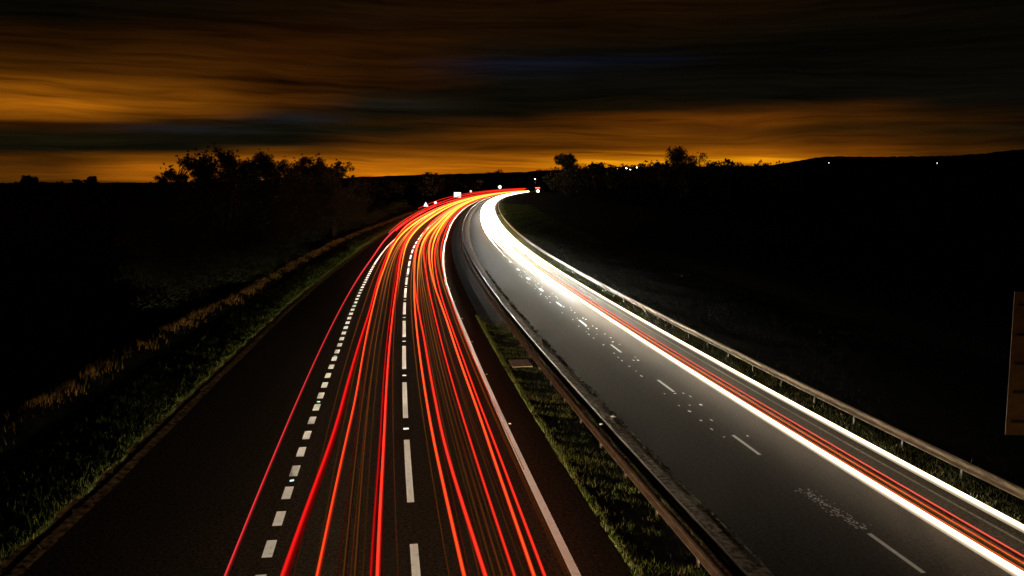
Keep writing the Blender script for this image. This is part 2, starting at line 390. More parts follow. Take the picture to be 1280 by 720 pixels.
# reflecting road studs
stud_mesh = None
_stud_glass = noisy('stud lens', (.75, .75, .72), (.9, .9, .88), 8, .2, 2)
_stud_glass.node_tree.nodes['Principled BSDF'].inputs['Sheen Weight'].default_value = 1
_stud_green = noisy('green stud lens', (.20, .75, .62), (.3, .85, .7), 8, .2, 2)
_stud_amber = noisy('amber stud lens', (.6, .45, .25), (.75, .6, .35), 8, .2, 2)
def stud(s, o, m, sc=1.0, parent=road_l):
    V_ = []; F_ = []
    for zz, hw, hl in ((.004, .085, .075), (.02, .08, .07), (.032, .05, .045)):
        for a_, b_ in ((-1, -1), (1, -1), (1, 1), (-1, 1)): V_.append(rp(s + a_ * hl * sc, o + b_ * hw * sc, zz))
    for i in range(2):
        for k in range(4): F_.append((i * 4 + k, i * 4 + 4 + k, i * 4 + 4 + (k + 1) % 4, i * 4 + (k + 1) % 4))
    F_.append((8, 11, 10, 9))
    return link('road_stud', V_, F_, m, parent)
for k in range(8): stud(30.35 + 9.28 * k, lane_o(30.35 + 9.28 * k), _stud_glass, 1.15)
for k in range(6): stud(25.0 + 9.95 * k, dash_o(25 + 9.95 * k), _stud_green, .75 + .1 * k)
for k in range(9): stud(30.5 + 8.9 * k, edge_o(30.5 + 8.9 * k) + .2, _stud_amber, .6)

# ------------------------------------------------------------------ verges
sv = stations(2, 1330, .8, .03)
def wob(s, a=1.0, f=1.0): return a * (math.sin(s * .9 * f) * .4 + math.sin(s * 2.3 * f + 1) * .3 + math.sin(s * .31 * f + 2) * .5)
strip('verge_soil', sv, [lambda s: left_edge(s) - .62 + wob(s, .05), lambda s: left_edge(s) - .38, lambda s: left_edge(s) - .2, lambda s: left_edge(s) + .10 + wob(s, .035, 1.7)],
      [.09, .03, .055, .006], M['soil'], kind='structure')
def ridge_o(s): return seg(s, [(0, -14.0), (31, -13.5), (55, -12.9), (70, -11.9), (140, -11.4), (210, -10.2), (400, -9.8), (2000, -9.8)])
strip('verge', sv, [lambda s: ridge_o(s) - 12, lambda s: ridge_o(s) - 3, lambda s: ridge_o(s) - 1.0, ridge_o, lambda s: ridge_o(s) + 1.2, lambda s: .5 * (ridge_o(s) + left_edge(s)), lambda s: left_edge(s) - 1.4, lambda s: left_edge(s) - .6],
      [-1.6, -.7, .25, .42, -.05, -.35, .02, .10], M['verge'], kind='structure')
strip('median', sv, [5.70, 5.9, 6.6, 7.3, 7.9], [.004, .09, .13, .10, .03], M['verge'], kind='structure')
strip('grit_strip', sv, [7.85, 8.15, 8.6, lambda s: 8.98 + wob(s, .05, 2.1)], [.02, .07, .06, .006], M['grit'], kind='structure')
strip('verge', sv, [16.45, 16.7, 17.6, 20, 25, 33], [.002, .08, .10, -.06, -.30, -.75], M['verge'], kind='structure')

def blades(name, n, place, hr, wr, m, lean=.5, label=None, bias=0.0):
    """a sward of single grass blades"""
    s, o, z = place(n); n = len(s)
    P = road(s, o, 0.0); P[:, 2] = z
    h = rng.uniform(hr[0], hr[1], n) * rng.uniform(.6, 1, n); w = rng.uniform(wr[0], wr[1], n) * (1 + np.maximum(s, 0) * .012)
    a = rng.uniform(0, 2 * np.pi, n); d = np.stack([np.cos(a), np.sin(a), 0 * a], -1)
    b = rng.uniform(0, 2 * np.pi, n); l = np.stack([np.cos(b), np.sin(b), 0 * b], -1) * (h * rng.uniform(0, lean, n))[:, None]
    tip = P + l; tip[:, 2] += h
    V_ = np.stack([P - d * w[:, None] / 2, P + d * w[:, None] / 2, tip], 1).reshape(-1, 3)
    t = np.clip(rng.beta(2, 2.4, n) + bias, 0, 1)
    o_ = np_mesh(name, V_, 3, m, tint=t); tag(o_, label, kind='stuff'); return o_
def clumpy(s, o, f=1.0): return (np.sin(s * 1.7 * f + 3 * np.sin(o * 2.1)) + np.sin(s * .53 * f + 1.2 + o * 1.3) + np.sin(s * 4.1 * f + o * 3.7)) / 3
def near_s(n, s0, s1, p=1.7): return s0 + (s1 - s0) * rng.uniform(0, 1, n) ** p
def pl_left(n):
    s = near_s(n, 13, 260); e = np.array([left_edge(q) for q in s]); u = rng.uniform(0, 1, n) ** 1.5
    o = e - .5 - u * 3.4 + .1 * np.sin(s * 2.1); keep = rng.uniform(0, 1, n) < np.clip(.75 + .5 * clumpy(s, o) - u * .55, .05, 1)
    return s[keep], o[keep], .06 - .10 * u[keep]
blades('grass', 60000, pl_left, (.06, .24), (.007, .016), M['grass'], .8, 'green roadside grass along the left edge of the asphalt')
def pl_ridge(n):
    s = near_s(n, 20, 330, 1.5); e = np.array([ridge_o(q) for q in s]); o = e + rng.normal(.0, .30, n) + .12 * np.sin(s * .7); keep = rng.uniform(0, 1, n) < np.clip(np.interp(s, [25, 45, 60], [.02, .22, .65]) + .9 * clumpy(s, o * .3, .6), .04, 1)
    return s[keep], o[keep], .32 - .25 * np.abs(o[keep] - e[keep])
blades('grass', 30000, pl_ridge, (.15, .60), (.010, .026), M['drygrass'], .45, 'tall dry grass on the crest beyond the left ditch')
def pl_ditch(n):
    s = near_s(n, 14, 300, 1.6); e = np.array([left_edge(q) for q in s]); r_ = np.array([ridge_o(q) for q in s]); u = rng.uniform(0, 1, n); o = r_ + (e - r_) * u
    return s, o, -.30 + .3 * np.abs(u - .5) * 2
blades('grass', 20000, pl_ditch, (.08, .3), (.010, .022), M['leafdark'], .8, 'dark rough grass in the left ditch', -.1)
def pl_med(n):
    s = near_s(n, 12, 60, 1.2); o = 5.72 + rng.uniform(0, 1, n) ** 1.1 * 2.3; f = clumpy(s, o, 1.3)
    far_gap = (s > 40.0) & (s < 42.4) & (o > 6.2) & (o < 7.2)
    keep = (rng.uniform(0, 1, n) < np.clip(.16 + .85 * f + .8 * (o < 5.95), .02, 1)) & ~far_gap & (s < 58 - (o - 5.7) * 2)
    return s[keep], o[keep], .08 + 0 * s[keep]
blades('grass', 60000, pl_med, (.04, .24), (.008, .018), M['medgrass'], 1.0, 'rough green and reddish plants on the central reserve')
def pl_medfar(n):
    s = near_s(n, 58, 400, 1.4); o = 5.9 + rng.uniform(0, 1, n) * 1.9; keep = rng.uniform(0, 1, n) < np.clip(.15 + .6 * clumpy(s, o), .0, 1)
    return s[keep], o[keep], .08 + 0 * s[keep]
blades('grass', 6000, pl_medfar, (.04, .12), (.01, .02), M['medgrass'], 1.0, 'sparse low weeds on the far central reserve', -.25)
def pl_grit(n):
    s = near_s(n, 12, 90, 1.3); o = 8.93 + rng.normal(0, .06, n); keep = clumpy(s, o * .2, 2.2) > -.1
    return s[keep], o[keep], .02 + 0 * s[keep]
blades('grass', 3500, pl_grit, (.04, .13), (.02, .04), M['leafdark'], 1.0, 'ragged weeds along the road edge of the grit strip')
def pl_right(n):
    s = near_s(n, 12, 260, 1.6); u = rng.uniform(0, 1, n); o = 16.5 + u * 1.3; keep = rng.uniform(0, 1, n) < np.clip(.72 + .5 * clumpy(s, o, 1.1), .1, 1)
    return s[keep], o[keep], .06 + .05 * u[keep]
blades('grass', 50000, pl_right, (.08, .26), (.009, .02), M['grass'], .9, 'green grass between right carriageway and guardrail', .16)
def pl_bank(n):
    s = near_s(n, 14, 420, 1.4); u = rng.uniform(0, 1, n); o = 17.6 + u * 15; keep = rng.uniform(0, 1, n) < np.clip(.6 + .7 * clumpy(s, o, .4), .05, 1) * np.interp(s, [25, 60], [.15, 1]) * np.clip(.75 + .6 * np.sin(s * .31) * np.sin(o * .9 + s * .13), .1, 1)
    return s[keep], o[keep], np.interp(o[keep], [17.6, 20, 25, 33], [.08, -.08, -.33, -.7])
blades('grass', 90000, pl_bank, (.10, .36), (.010, .022), M['grass'], .7, 'dark grass bank beyond the right guardrail', .05)

# ------------------------------------------------------------------ safety barriers
def w_beam(o0, zc, s0, s1, face, m, parent, st=None, name='beam'):
    """corrugated W section; face = +1 front towards larger offset"""
    prof = [(0, -.155), (.04, -.150), (.10, -.11), (.10, -.085), (.0, -.03), (.0, .03), (.10, .095), (.10, .12), (.05, .15), (0, .155)]
    th = .006
    full = [(face * a, b) for a, b in prof] + [(face * (a - th), b) for a, b in reversed(prof)]
    st = stations(s0, s1, 1.6, .02); V_ = []; F_ = []; n = len(full)
    for a, b in full: pass
    A = [road(st, np.full(len(st), o0 + a), zc + b) for a, b in full]
    A = np.stack(A, 1).reshape(-1, 3)
    for i in range(len(st) - 1):
        for j in range(n): F_.append((i * n + j, i * n + (j + 1) % n, (i + 1) * n + (j + 1) % n, (i + 1) * n + j))
    F_.append(tuple(range(n))); F_.append(tuple((len(st) - 1) * n + k for k in reversed(range(n))))
    o = link(name, A, F_, m, parent)
    return o
def z_post(s, o, h, parent, m, w=.11, d=.06):
    V_ = []; F_ = []
    sec = [(-w/2, -d/2), (w/2, -d/2), (w/2, -d/2 + .012), (-w/2 + .014, -d/2 + .012), (-w/2 + .014, d/2 - .012), (w/2, d/2 - .012), (w/2, d/2), (-w/2, d/2)]
    for zz in (0.0, h):
        for a, b in sec: V_.append(rp(s + a, o + b, zz))
    n = len(sec)
    for k in range(n): F_.append((k, (k + 1) % n, n + (k + 1) % n, n + k))
    F_.append(tuple(reversed(range(n)))); F_.append(tuple(range(n, 2 * n)))
    return link('post', V_, F_, m, parent)
def posts(s_first, pitch, o, h, parent, m, near=100, total=330):
    for k in range(near): z_post(s_first + pitch * k, o, h, parent, m)
    V_ = []; F_ = []
    for k in range(near, total):
        s = s_first + pitch * k
        if s > 1100: break
        b = len(V_)
        for zz in (0.0, h):
            for a_, b_ in ((-.055, -.03), (.055, -.03), (.055, .03), (-.055, .03)): V_.append(rp(s + a_, o + b_, zz))
        F_ += [tuple(b + i for i in q) for q in ((0,3,2,1),(4,5,6,7),(0,1,5,4),(1,2,6,5),(2,3,7,6),(3,0,4,7))]
    t = link('post', V_, F_, m, parent); t['kind'] = 'stuff'
bar = tag(empty('crash_barrier', (0, 0, 0)), 'weathered steel crash barrier on posts along the central reserve', 'crash barrier')
w_beam(7.24, .60, 4, 1300, -1, M['steel'], bar)
w_beam(7.66, .60, 4, 1300, +1, M['steel'], bar)
posts(7.5, 3.2, 7.33, .72, bar, M['rust'])
rf = MB(); p = Vector(rp(27.2, 7.45, .79))
rf.box(0, 0, 0, .10, .05, .05)
ro = rf.build('reflector', M['white_sign'], bar); ro.location = p; ro.rotation_euler.z = -heading(27) + R(20)
gr = tag(empty('guardrail', (0, 0, 0)), 'brown lit steel guardrail on posts beside the right verge', 'guardrail')
w_beam(17.33, .60, 4, 1200, -1, M['steel'], gr)
posts(6.0, 3.2, 17.45, .66, gr, M['signrail'])

# ------------------------------------------------------------------ traces of lamps
def trail(label, pts, r, colname, col, glow, group, name='light_trail', step=(1.2, .03), cap=True):
    """pts: (s, o, z) knots; r: [(s, radius)]; glow: [(s, strength)]"""
    ks = [p[0] for p in pts]; st = stations(ks[0], ks[-1], *step)
    def sm(i):
        v = np.interp(st, ks, [p[i] for p in pts])
        if len(st) > 9:
            w_ = np.array([np.interp(st + d * np.maximum(3, st * .10), ks, [p[i] for p in pts]) for d in (-1, -.66, -.33, 0, .33, .66, 1)]); v = w_.mean(0)
        return v
    O, Z = sm(1), sm(2)
    P = road(st, O, Z); P[:, 2] = Z
    rad = np.interp(st, [q[0] for q in r], [q[1] for q in r]); g = np.interp(st, [q[0] for q in glow], [q[1] for q in glow])
    n = 14 if group in (GT, GH) else 8; th = np.interp(np.maximum(st, 0), _S, _TH)
    side = np.stack([np.cos(th), -np.sin(th), 0 * th], -1); up = np.array([0, 0, 1.0])
    V_ = np.concatenate([(P + side * (rad * math.cos(2 * math.pi * k / n))[:, None] + up * (rad * math.sin(2 * math.pi * k / n))[:, None])[:, None] for k in range(n)], 1).reshape(-1, 3)
    F_ = [(i * n + k, i * n + (k + 1) % n, (i + 1) * n + (k + 1) % n, (i + 1) * n + k) for i in range(len(st) - 1) for k in range(n)]
    F_ += [tuple(reversed(range(n))), tuple((len(st) - 1) * n + k for k in range(n))]
    o = link(name, V_, F_, glow_mat(colname, col), None, True)
    a = o.data.attributes.new('glow', 'FLOAT', 'POINT'); ring = np.array([.09 + .91 * max(0, math.sin(2 * math.pi * k / n - .25)) ** 7 for k in range(n)]) if group == GT else (np.array([.10 + .90 * max(0, math.sin(2 * math.pi * k / n - .2)) ** 1.6 for k in range(n)]) if group == GH else np.ones(n))
    a.data.foreach_set('value', (g[:, None] * (1 + (ring[None, :] - 1) * np.interp(st, [60, 140], [1, 0])[:, None])).ravel().astype(np.float32))
    return tag(o, label, 'light trail', group)
RED, DEEP, ORG, AMB, WHT, PINK = (1, .030, .014), (1, .012, .010), (1, .13, .016), (1, .26, .018), (1, .80, .54), (1, .55, .40)
GT = 'red and orange tail light trails on the left carriageway'
GH = 'white headlight trails on the right carriageway'
def rr(a, b, c=None): a *= 1.0; b *= .8; c = (c or b * 1.6); return [(0, a), (40, a * 1.15), (120, b), (400, c), (1200, c * 1.4)]
def gl(a, b, c, d=None): return [(0, a), (40, a), (110, b), (220, c), (500, (d or c)), (1200, (d or c) * .8)]
E_ = 1150
trail('thin red light trail farthest left, outside the short white dashes', [(8, -3.2, .9), (100, -3.2, .9), (150, -4.2, .9), (217, -5.4, .9), (350, -6.4, .9), (700, -6.2, .9), (E_, -6, .9)], rr(.040, .10), 'pinkish red lamp', (1, .050, .055), gl(1.0, 1.5, 2.2, 1.6), GT)
trail('broad deep red light trail just right of the short white dashes', [(8, -2.35, .8), (16, -2.05, .8), (27, -1.55, .8), (56, -1.25, .8), (91, -1.6, .8), (148, -2.7, .8), (200, -3.2, .8), (400, -3.2, .8), (E_, -3.2, .8)], rr(.085, .14, .2), 'deep red lamp', DEEP, gl(1.1, 1.5, 2.0, 3), GT)
trail('narrow scarlet light trail, third from the left', [(8, -1.5, .8), (16, -1.33, .8), (32, -1.05, .8), (64, -1.18, .8), (113, -1.95, .8), (184, -3.7, .8), (300, -3.9, .8), (E_, -3.4, .8)], rr(.048, .11), 'scarlet lamp', (1, .055, .014), [(0, 1.5), (22, 1.7), (45, 2.6), (110, 5), (220, 9), (1200, 7)], GT)
trail('dim dark red light trail left of the centre lane dashes', [(8, -.3, .75), (16, -.22, .75), (26, -.06, .75), (53, .05, .75), (75, .05, .75), (131, -.95, .75), (168, -1.45, .75), (300, -1.7, .75), (E_, -1.5, .75)], rr(.045, .10), 'deep red lamp', DEEP, gl(.5, .9, 1.6, 2.5), GT)
trail('bright red light trail close left of the centre lane dashes', [(8, -.15, .8), (16, -.08, .8), (26, .06, .8), (53, .22, .8), (75, .24, .8), (131, -.7, .8), (168, -1.1, .8), (300, -1.4, .8), (E_, -1.2, .8)], rr(.050, .10), 'red lamp', RED, gl(2.6, 3.8, 6, 7), GT)
trail('orange light trail nearest right of the centre lane dashes', [(8, 1.8, .8), (16, 1.73, .8), (27, 1.63, .8), (52, 1.64, .8), (79, 1.63, .8), (131, 1.25, .8), (197, 1.5, .8), (400, 1.6, .8), (E_, 1.6, .8)], rr(.050, .11, .15), 'amber red lamp', (1, .060, .014), [(0, 1.8), (20, 2.1), (45, 3.2), (110, 6), (220, 11), (1200, 9)], GT)
trail('red light trail second right of the centre lane dashes', [(8, 2.35, .8), (16, 2.17, .8), (25, 1.95, .8), (46, 1.99, .8), (64, 1.76, .8), (110, 1.30, .8), (190, .9, .8), (400, .9, .8), (E_, .9, .8)], rr(.055, .10, .16), 'red lamp', RED, gl(1.9, 4.2, 9, 12), GT)
trail('thin red light trail in the middle of the right hand lane', [(8, 2.75, .8), (16, 2.78, .8), (25, 2.8, .8), (52, 2.86, .8), (82, 2.73, .8), (114, 2.2, .8), (200, 1.9, .8), (400, 2.2, .8), (E_, 2.2, .8)], rr(.042, .09, .15), 'red lamp', RED, gl(1.4, 3.4, 10, 12), GT)
trail('orange light trail left one of the close pair by the right edge line', [(8, 3.0, .8), (16, 3.2, .8), (29, 3.42, .8), (52, 3.5, .8), (69, 3.3, .8), (91, 3.08, .8), (131, 2.85, .8), (185, 3.0, .8), (400, 3.1, .8), (E_, 3.0, .8)], rr(.048, .11, .16), 'amber red lamp', (1, .060, .014), [(0, 1.8), (20, 2.2), (40, 3.6), (110, 8), (220, 12), (1200, 9)], GT)
trail('red light trail right one of the close pair by the right edge line', [(8, 3.25, .8), (16, 3.42, .8), (25, 3.55, .8), (42, 3.66, .8), (70, 3.62, .8), (110, 3.7, .8), (160, 4.2, .8), (220, 4.0, .8), (400, 3.9, .8), (E_, 3.8, .8)], rr(.042, .09, .12), 'red lamp', RED, gl(1.7, 3, 4, 4), GT)
# faint ones: plate lamps and reflectors
for k, (lab, o, s0, b) in enumerate([('faint brown light trail left one of two in the near lane', -.80, 9, .9), ('faint brown light trail right one of two in the near lane', -.56, 9, 1.0),
                                 ('faint brown light trail left one of two in the right lane', 2.42, 9, .8), ('faint brown light trail right one of two in the right lane', 2.58, 9, 1.1)]):
    trail(lab, [(s0, o, .6), (60, o - .02, .6), (130, o - .75, .6), (200, o - (1.4 if o < 0 else .7), .6), (500, o - .9, .6)], [(0, .035), (60, .05), (500, .09)], 'brown glow lamp', (1, .32, .07), [(0, .075 * b), (30, .11 * b), (60, .22 * b), (110, .7 * b), (200, 3), (500, 5)], GT)
fine_offs = [-1.85, -1.45, -.95, -.68, -.42, .05, .36, 1.45, 1.85, 2.05, 2.3, 2.5, 2.66, 3.05, 3.2, 3.85, 3.98]
for k, o in enumerate(fine_offs):
    s0 = 8.0; q = random.uniform(.5, 1.0); left = o < 1
    dr = [(s0, o), (60, o + random.uniform(-.15, .2)), (131, o - (.75 if left else .1) + random.uniform(-.2, .2)), (200, o - (1.5 if left else .1) + random.uniform(-.3, .3)), (500, o - (1.2 if left else .2)), (1100, o - .8)]
    trail('faint fine orange brown streak among the tail light trails', [(a, b, random.uniform(.55, .8)) for a, b in dr], [(0, .010), (60, .018), (150, .030), (500, .07), (1100, .14)], ('ember lamp', 'amber lamp', 'scarlet lamp')[k % 3], ((1, .20, .035), AMB, (1, .055, .014))[k % 3],
          [(0, .045 * q), (25, .09 * q), (60, .30 * q), (110, 1.0 * q), (200, 2.6 * q), (1100, 4 * q)], 'faint streaks among the tail light trails')
trail('thin red light trail running along the left side of the white edge line', [(24, 4.28, .35), (60, 4.33, .4), (110, 4.45, .45), (150, 4.7, .5), (200, 4.5, .5), (E_, 4.2, .6)], [(0, .012), (24, .012), (50, .035), (120, .06), (400, .12), (1200, .18)], 'red lamp', RED, [(0, .5), (24, .5), (50, 1.3), (110, 2.2), (1200, 3)], GT)
# more amber traces that only come out farther along the road
far_amb = [('amber light trail rising beside the deep red one', [(45, -1.02, .85), (90, -1.35, .85), (140, -2.2, .85), (200, -2.6, .85), (E_, -2.4, .85)], 30, 'amber lamp', AMB),
           ('amber light trail hugging the left of the centre line', [(60, .45, .9), (90, .3, .9), (131, -.35, .9), (170, -.6, .9), (E_, -.6, .9)], 60, 'amber lamp', AMB),
           ('yellow light trail crossing the right hand lane', [(48, 1.85, .85), (90, 1.95, .85), (130, 1.9, .85), (180, 2.4, .85), (E_, 2.6, .85)], 60, 'amber lamp', AMB),
           ('amber light trail inside the bend of the right lane', [(60, 3.35, .85), (100, 3.35, .85), (150, 3.5, .85), (260, 3.4, .85), (E_, 3.3, .85)], 60, 'amber lamp', AMB)]
for lab, pts, sf, cn, c in far_amb:
    trail(lab, pts, [(0, .01), (pts[0][0], .012), (pts[0][0] + 40, .06), (160, .11), (400, .17), (1200, .2)], cn, c, [(0, .2), (pts[0][0], .25), (110, 3), (220, 6), (1200, 6)], GT)
# lorry marker lamps, high above the road
for lab, o, z, s0, g in [('high red light trail starting at the left verge of the bend', -1.9, 3.05, 108, 1.5), ('high red light trail second of the upper sheaf over the bend', -1.0, 3.3, 125, 1.1),
                      ('high red light trail third of the upper sheaf over the bend', -.2, 3.5, 150, 1.3), ('high dark red light trail fourth of the upper sheaf over the bend', .5, 3.9, 170, .9),
                      ('high red light trail topmost of the sheaf over the bend', -1.6, 4.0, 185, 1.2), ('high red light trail lowest of the upper sheaf over the bend', -2.2, 2.2, 130, 1.8)]:
    trail(lab, [(s0, o, z), (300, o - .5, z), (E_, o, z)], [(0, .04), (s0, .045), (200, .055), (500, .10), (1200, .22)], 'deep red lamp' if 'dark' in lab else 'red lamp', DEEP if 'dark' in lab else RED, [(0, g), (300, g), (E_, g * 1.3)], GT)
# right carriageway: headlamps towards the bridge
def wg(a, b, c): a *= .9; return [(0, a), (35, a * 1.4), (70, b), (140, c), (400, c * 1.2), (1200, c * 1.2)]
trail('broad white light trail, lower of the two long ones on the right carriageway', [(6, 13.6, .65), (1010, 13.6, .65)], [(0, .10), (60, .10), (90, .105), (140, .18), (220, .34), (1200, .34)], 'white headlamp', WHT, wg(4.0, 5, 13), GH)
trail('broad white light trail, upper of the two long ones nearest the guardrail', [(6, 15.5, .65), (1010, 15.5, .65)], [(0, .095), (60, .09), (90, .095), (140, .13), (220, .26), (1200, .34)], 'white headlamp', WHT, wg(3.2, 4.5, 12), GH)
GO = 'thin red and orange trails between the white ones'
for lab, o, z, cn, c, g, r_ in [('thin rosy red light trail next to the dark road strip', 14.42, .62, 'rosy lamp', (1, .11, .065), 1.0, .017), ('thin deep red light trail under the rosy one', 14.30, .62, 'deep red lamp', DEEP, .05, .016),
                            ('thin orange light trail in the middle of the orange sheaf', 14.14, .62, 'orange lamp', ORG, .95, .017), ('thin brown light trail in the orange sheaf', 14.03, .6, 'brown glow lamp', (1, .32, .07), .05, .02),
                            ('thin orange light trail closest to the lower white one', 13.90, .62, 'orange lamp', ORG, .85, .016)]:
    trail(lab, [(6, o, z), (300, o, z)], [(0, r_), (60, r_ * 1.1), (120, r_ * 1.6), (300, r_ * 3)], cn, c, [(0, g), (30, g), (55, g * 1.5), (75, g * 2.4), (110, g * 5 + 1), (160, 12), (300, 14)], GO)
for i, (lab, o, s0, z) in enumerate([('white light trail fading out of the glare beside the lane line', 11.9, 82, .65), ('second white tube of added headlamp glare beside the lane line', 12.5, 78, .65), ('third white tube of added headlamp glare at the bend', 13.0, 76, .68), ('fourth white tube of added headlamp glare at the bend', 14.4, 112, .68), ('high white tube of added headlamp glare at the bend', 14.9, 105, .95)]):
    trail(lab, [(s0, o, z), (1010, o, z)], [(0, .012), (s0, .012), (s0 + 30, .03), (s0 + 60, .12), (s0 + 110, .34), (300, .45), (1200, .40)], 'white headlamp', WHT, [(0, .4), (s0, .5), (s0 + 25, 2), (s0 + 70, 10), (300, 16), (1200, 18)], GH)  # extra tubes added to stand for the spreading headlamp glare at the bend
# the road shows again through gaps in the trees
def gap_trail(label, px, py, w, dist, cn, c, g, r_):
    x0, y0 = at_dist(px - w / 2, dist); x1, y1 = at_dist(px + w / 2, dist); z = z_at(px, py, dist)
    o = MB().tube([(x0, y0, z), ((x0 + x1) / 2, (y0 + y1) / 2, z), (x1, y1, z)], [r_ * .7, r_, r_ * .7], 8).build('light_trail', glow_mat(cn, c), None, True)
    a = o.data.attributes.new('glow', 'FLOAT', 'POINT'); a.data.foreach_set('value', np.full(len(o.data.vertices), g, np.float32))
    return tag(o, label, 'light trail', 'light trails seen through the distant trees')
gap_trail('short white light trail just below the far end of the red ones', 653.5, 242.3, 9, 1000, 'white headlamp', WHT, 12, 1.5)
gap_trail('tiny red light trail showing right of the far bend', 672, 234.8, 6, 1050, 'rosy lamp', (1, .11, .065), 5, .5)
gap_trail('small round white light trail showing right of the far bend', 672.5, 239, 3, 1050, 'white headlamp', WHT, 10, 1.7)

# headlamps of the passing cars light road, paint and verges ahead of them
BL, BR, CUT = 6.2, 8.0, 1
def beam(s, o, z, forward, power, col=(1, .93, .82), cone=52, down=2.2, aim=0.0, near=.03):
    l = bpy.data.lights.new('headlight_beam', 'SPOT'); l.energy = power; l.color = col; l.spot_size = R(cone); l.spot_blend = 1.0; l.shadow_soft_size = .2
    # dipped headlamps cut off sharply above the horizontal
    l.use_nodes = True; nt = l.node_tree; em = nt.nodes['Emission']
    ge = N(nt, 'ShaderNodeNewGeometry'); sx = N(nt, 'ShaderNodeSeparateXYZ'); mr = N(nt, 'ShaderNodeMapRange'); mr.interpolation_type = 'SMOOTHSTEP'
    nt.links.new(ge.outputs['Incoming'], sx.inputs[0]); nt.links.new(sx.outputs[2], mr.inputs[0])
    mr.inputs[1].default_value = CUT * .035; mr.inputs[2].default_value = -CUT * .012; mr.inputs[3].default_value = .03; mr.inputs[4].default_value = 1.0
    m2 = N(nt, 'ShaderNodeMapRange'); m2.interpolation_type = 'SMOOTHSTEP'; nt.links.new(sx.outputs[2], m2.inputs[0])
    m2.inputs[1].default_value = -.03; m2.inputs[2].default_value = -.03 - (.10 if near < .1 else .2); m2.inputs[3].default_value = 1.0; m2.inputs[4].default_value = near
    mu = N(nt, 'ShaderNodeMath', operation='MULTIPLY'); nt.links.new(mr.outputs[0], mu.inputs[0]); nt.links.new(m2.outputs[0], mu.inputs[1])
    nt.links.new(mu.outputs[0], em.inputs[1])
    ob = bpy.data.objects.new('headlight_beam', l); COL.objects.link(ob); ob.location = rp(s, o, z)
    h = heading(s); d = Vector((math.sin(h + aim), math.cos(h + aim), -math.tan(R(down))))
    if not forward: d = Vector((-math.sin(h + aim), -math.cos(h + aim), -math.tan(R(down))))
    ob.rotation_euler = d.to_track_quat('-Z', 'Y').to_euler()
def steps(s0, s1):
    out = []; s = s0
    while s < s1:
        d = 3.0 if s < 90 else (8.0 if s < 260 else 18.0); out.append((s + d / 2, d)); s += d
    return out
for s, d in steps(-40, 620):
    for o in (-1.1, 2.7): beam(s, o, .68, True, 235 * d * BL * (1.0 if s < 60 else 1.5), (1, .82, .58), 48, 3.0, -.02)
# tail lamps of the cars in the outer lane redden the edge line
for k in range(40):
    s = 9 + 1.5 * k
    l = bpy.data.lights.new('tail_lamp', 'POINT'); l.energy = 5.5; l.color = (1, .10, .07); l.shadow_soft_size = .06
    ob = bpy.data.objects.new('tail_lamp', l); COL.objects.link(ob); ob.location = rp(s, edge_o(s) - .45, .72)
for s, d in steps(16, 620):
    beam(s, 14.55, .68, False, 75 * d * BR * float(np.interp(s, [20, 55, 75, 130, 180], [2.0, 2.2, 5.5, 8, 5])), (1, .82, .58) if s < 70 else (1, .94, .76), 60, 3.2, -.16, .22)
    if s > 26: beam(s, 10.7, .68, False, (11 if s < 85 else 20) * d * BR, (1, .78, .50) if s < 85 else (1, .97, .90), 50, 3.4, .10, .12)
# ------------------------------------------------------------------ signs
def sign_root(px, py, zc, guess_s, label):
    d = ray(px, py); t = (zc - CAM_H) / d.z if d.z < 0 else guess_s
    return empty('road_sign', (d.x * t, d.y * t, 0), -math.atan2(d.x, d.y))
def small_sign(px, py, zc, kind, size, label, extra=None):
    r = sign_root(px, py, zc, 300, label); tag(r, label, 'road sign', 'white road signs by the left verge')
    gz = ground_z(r.location.x, r.location.y); r.location.z = gz
    zc -= gz
    MB().tube([(0, .05, 0), (0, .05, zc + size * .4)], .045, 8).build('post', M['pole'], r)
    if kind == 'tri':
        h = size * .9; MB().prism([(-size / 2, zc - h / 2), (size / 2, zc - h / 2), (0, zc + h / 2)], .03).build('panel', sign_glow(), r)
    elif kind == 'rect': MB().prism([(-size / 2, zc - size * .36), (size / 2, zc - size * .36), (size / 2, zc + size * .36), (-size / 2, zc + size * .36)], .03).build('panel', sign_glow(), r)
    else: MB().prism([(size / 2 * math.cos(2 * math.pi * k / 20), zc + size / 2 * math.sin(2 * math.pi * k / 20)) for k in range(20)], .03).build('panel', sign_glow(), r)
    return r
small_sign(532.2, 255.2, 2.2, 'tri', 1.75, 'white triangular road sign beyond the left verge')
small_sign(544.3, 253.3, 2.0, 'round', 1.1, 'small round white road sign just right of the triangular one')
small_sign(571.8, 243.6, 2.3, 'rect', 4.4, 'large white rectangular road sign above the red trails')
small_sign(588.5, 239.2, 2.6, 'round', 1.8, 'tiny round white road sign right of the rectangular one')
small_sign(624.8, 233.8, 6.2, 'round', 3.6, 'white round road sign farthest away above the red trails')

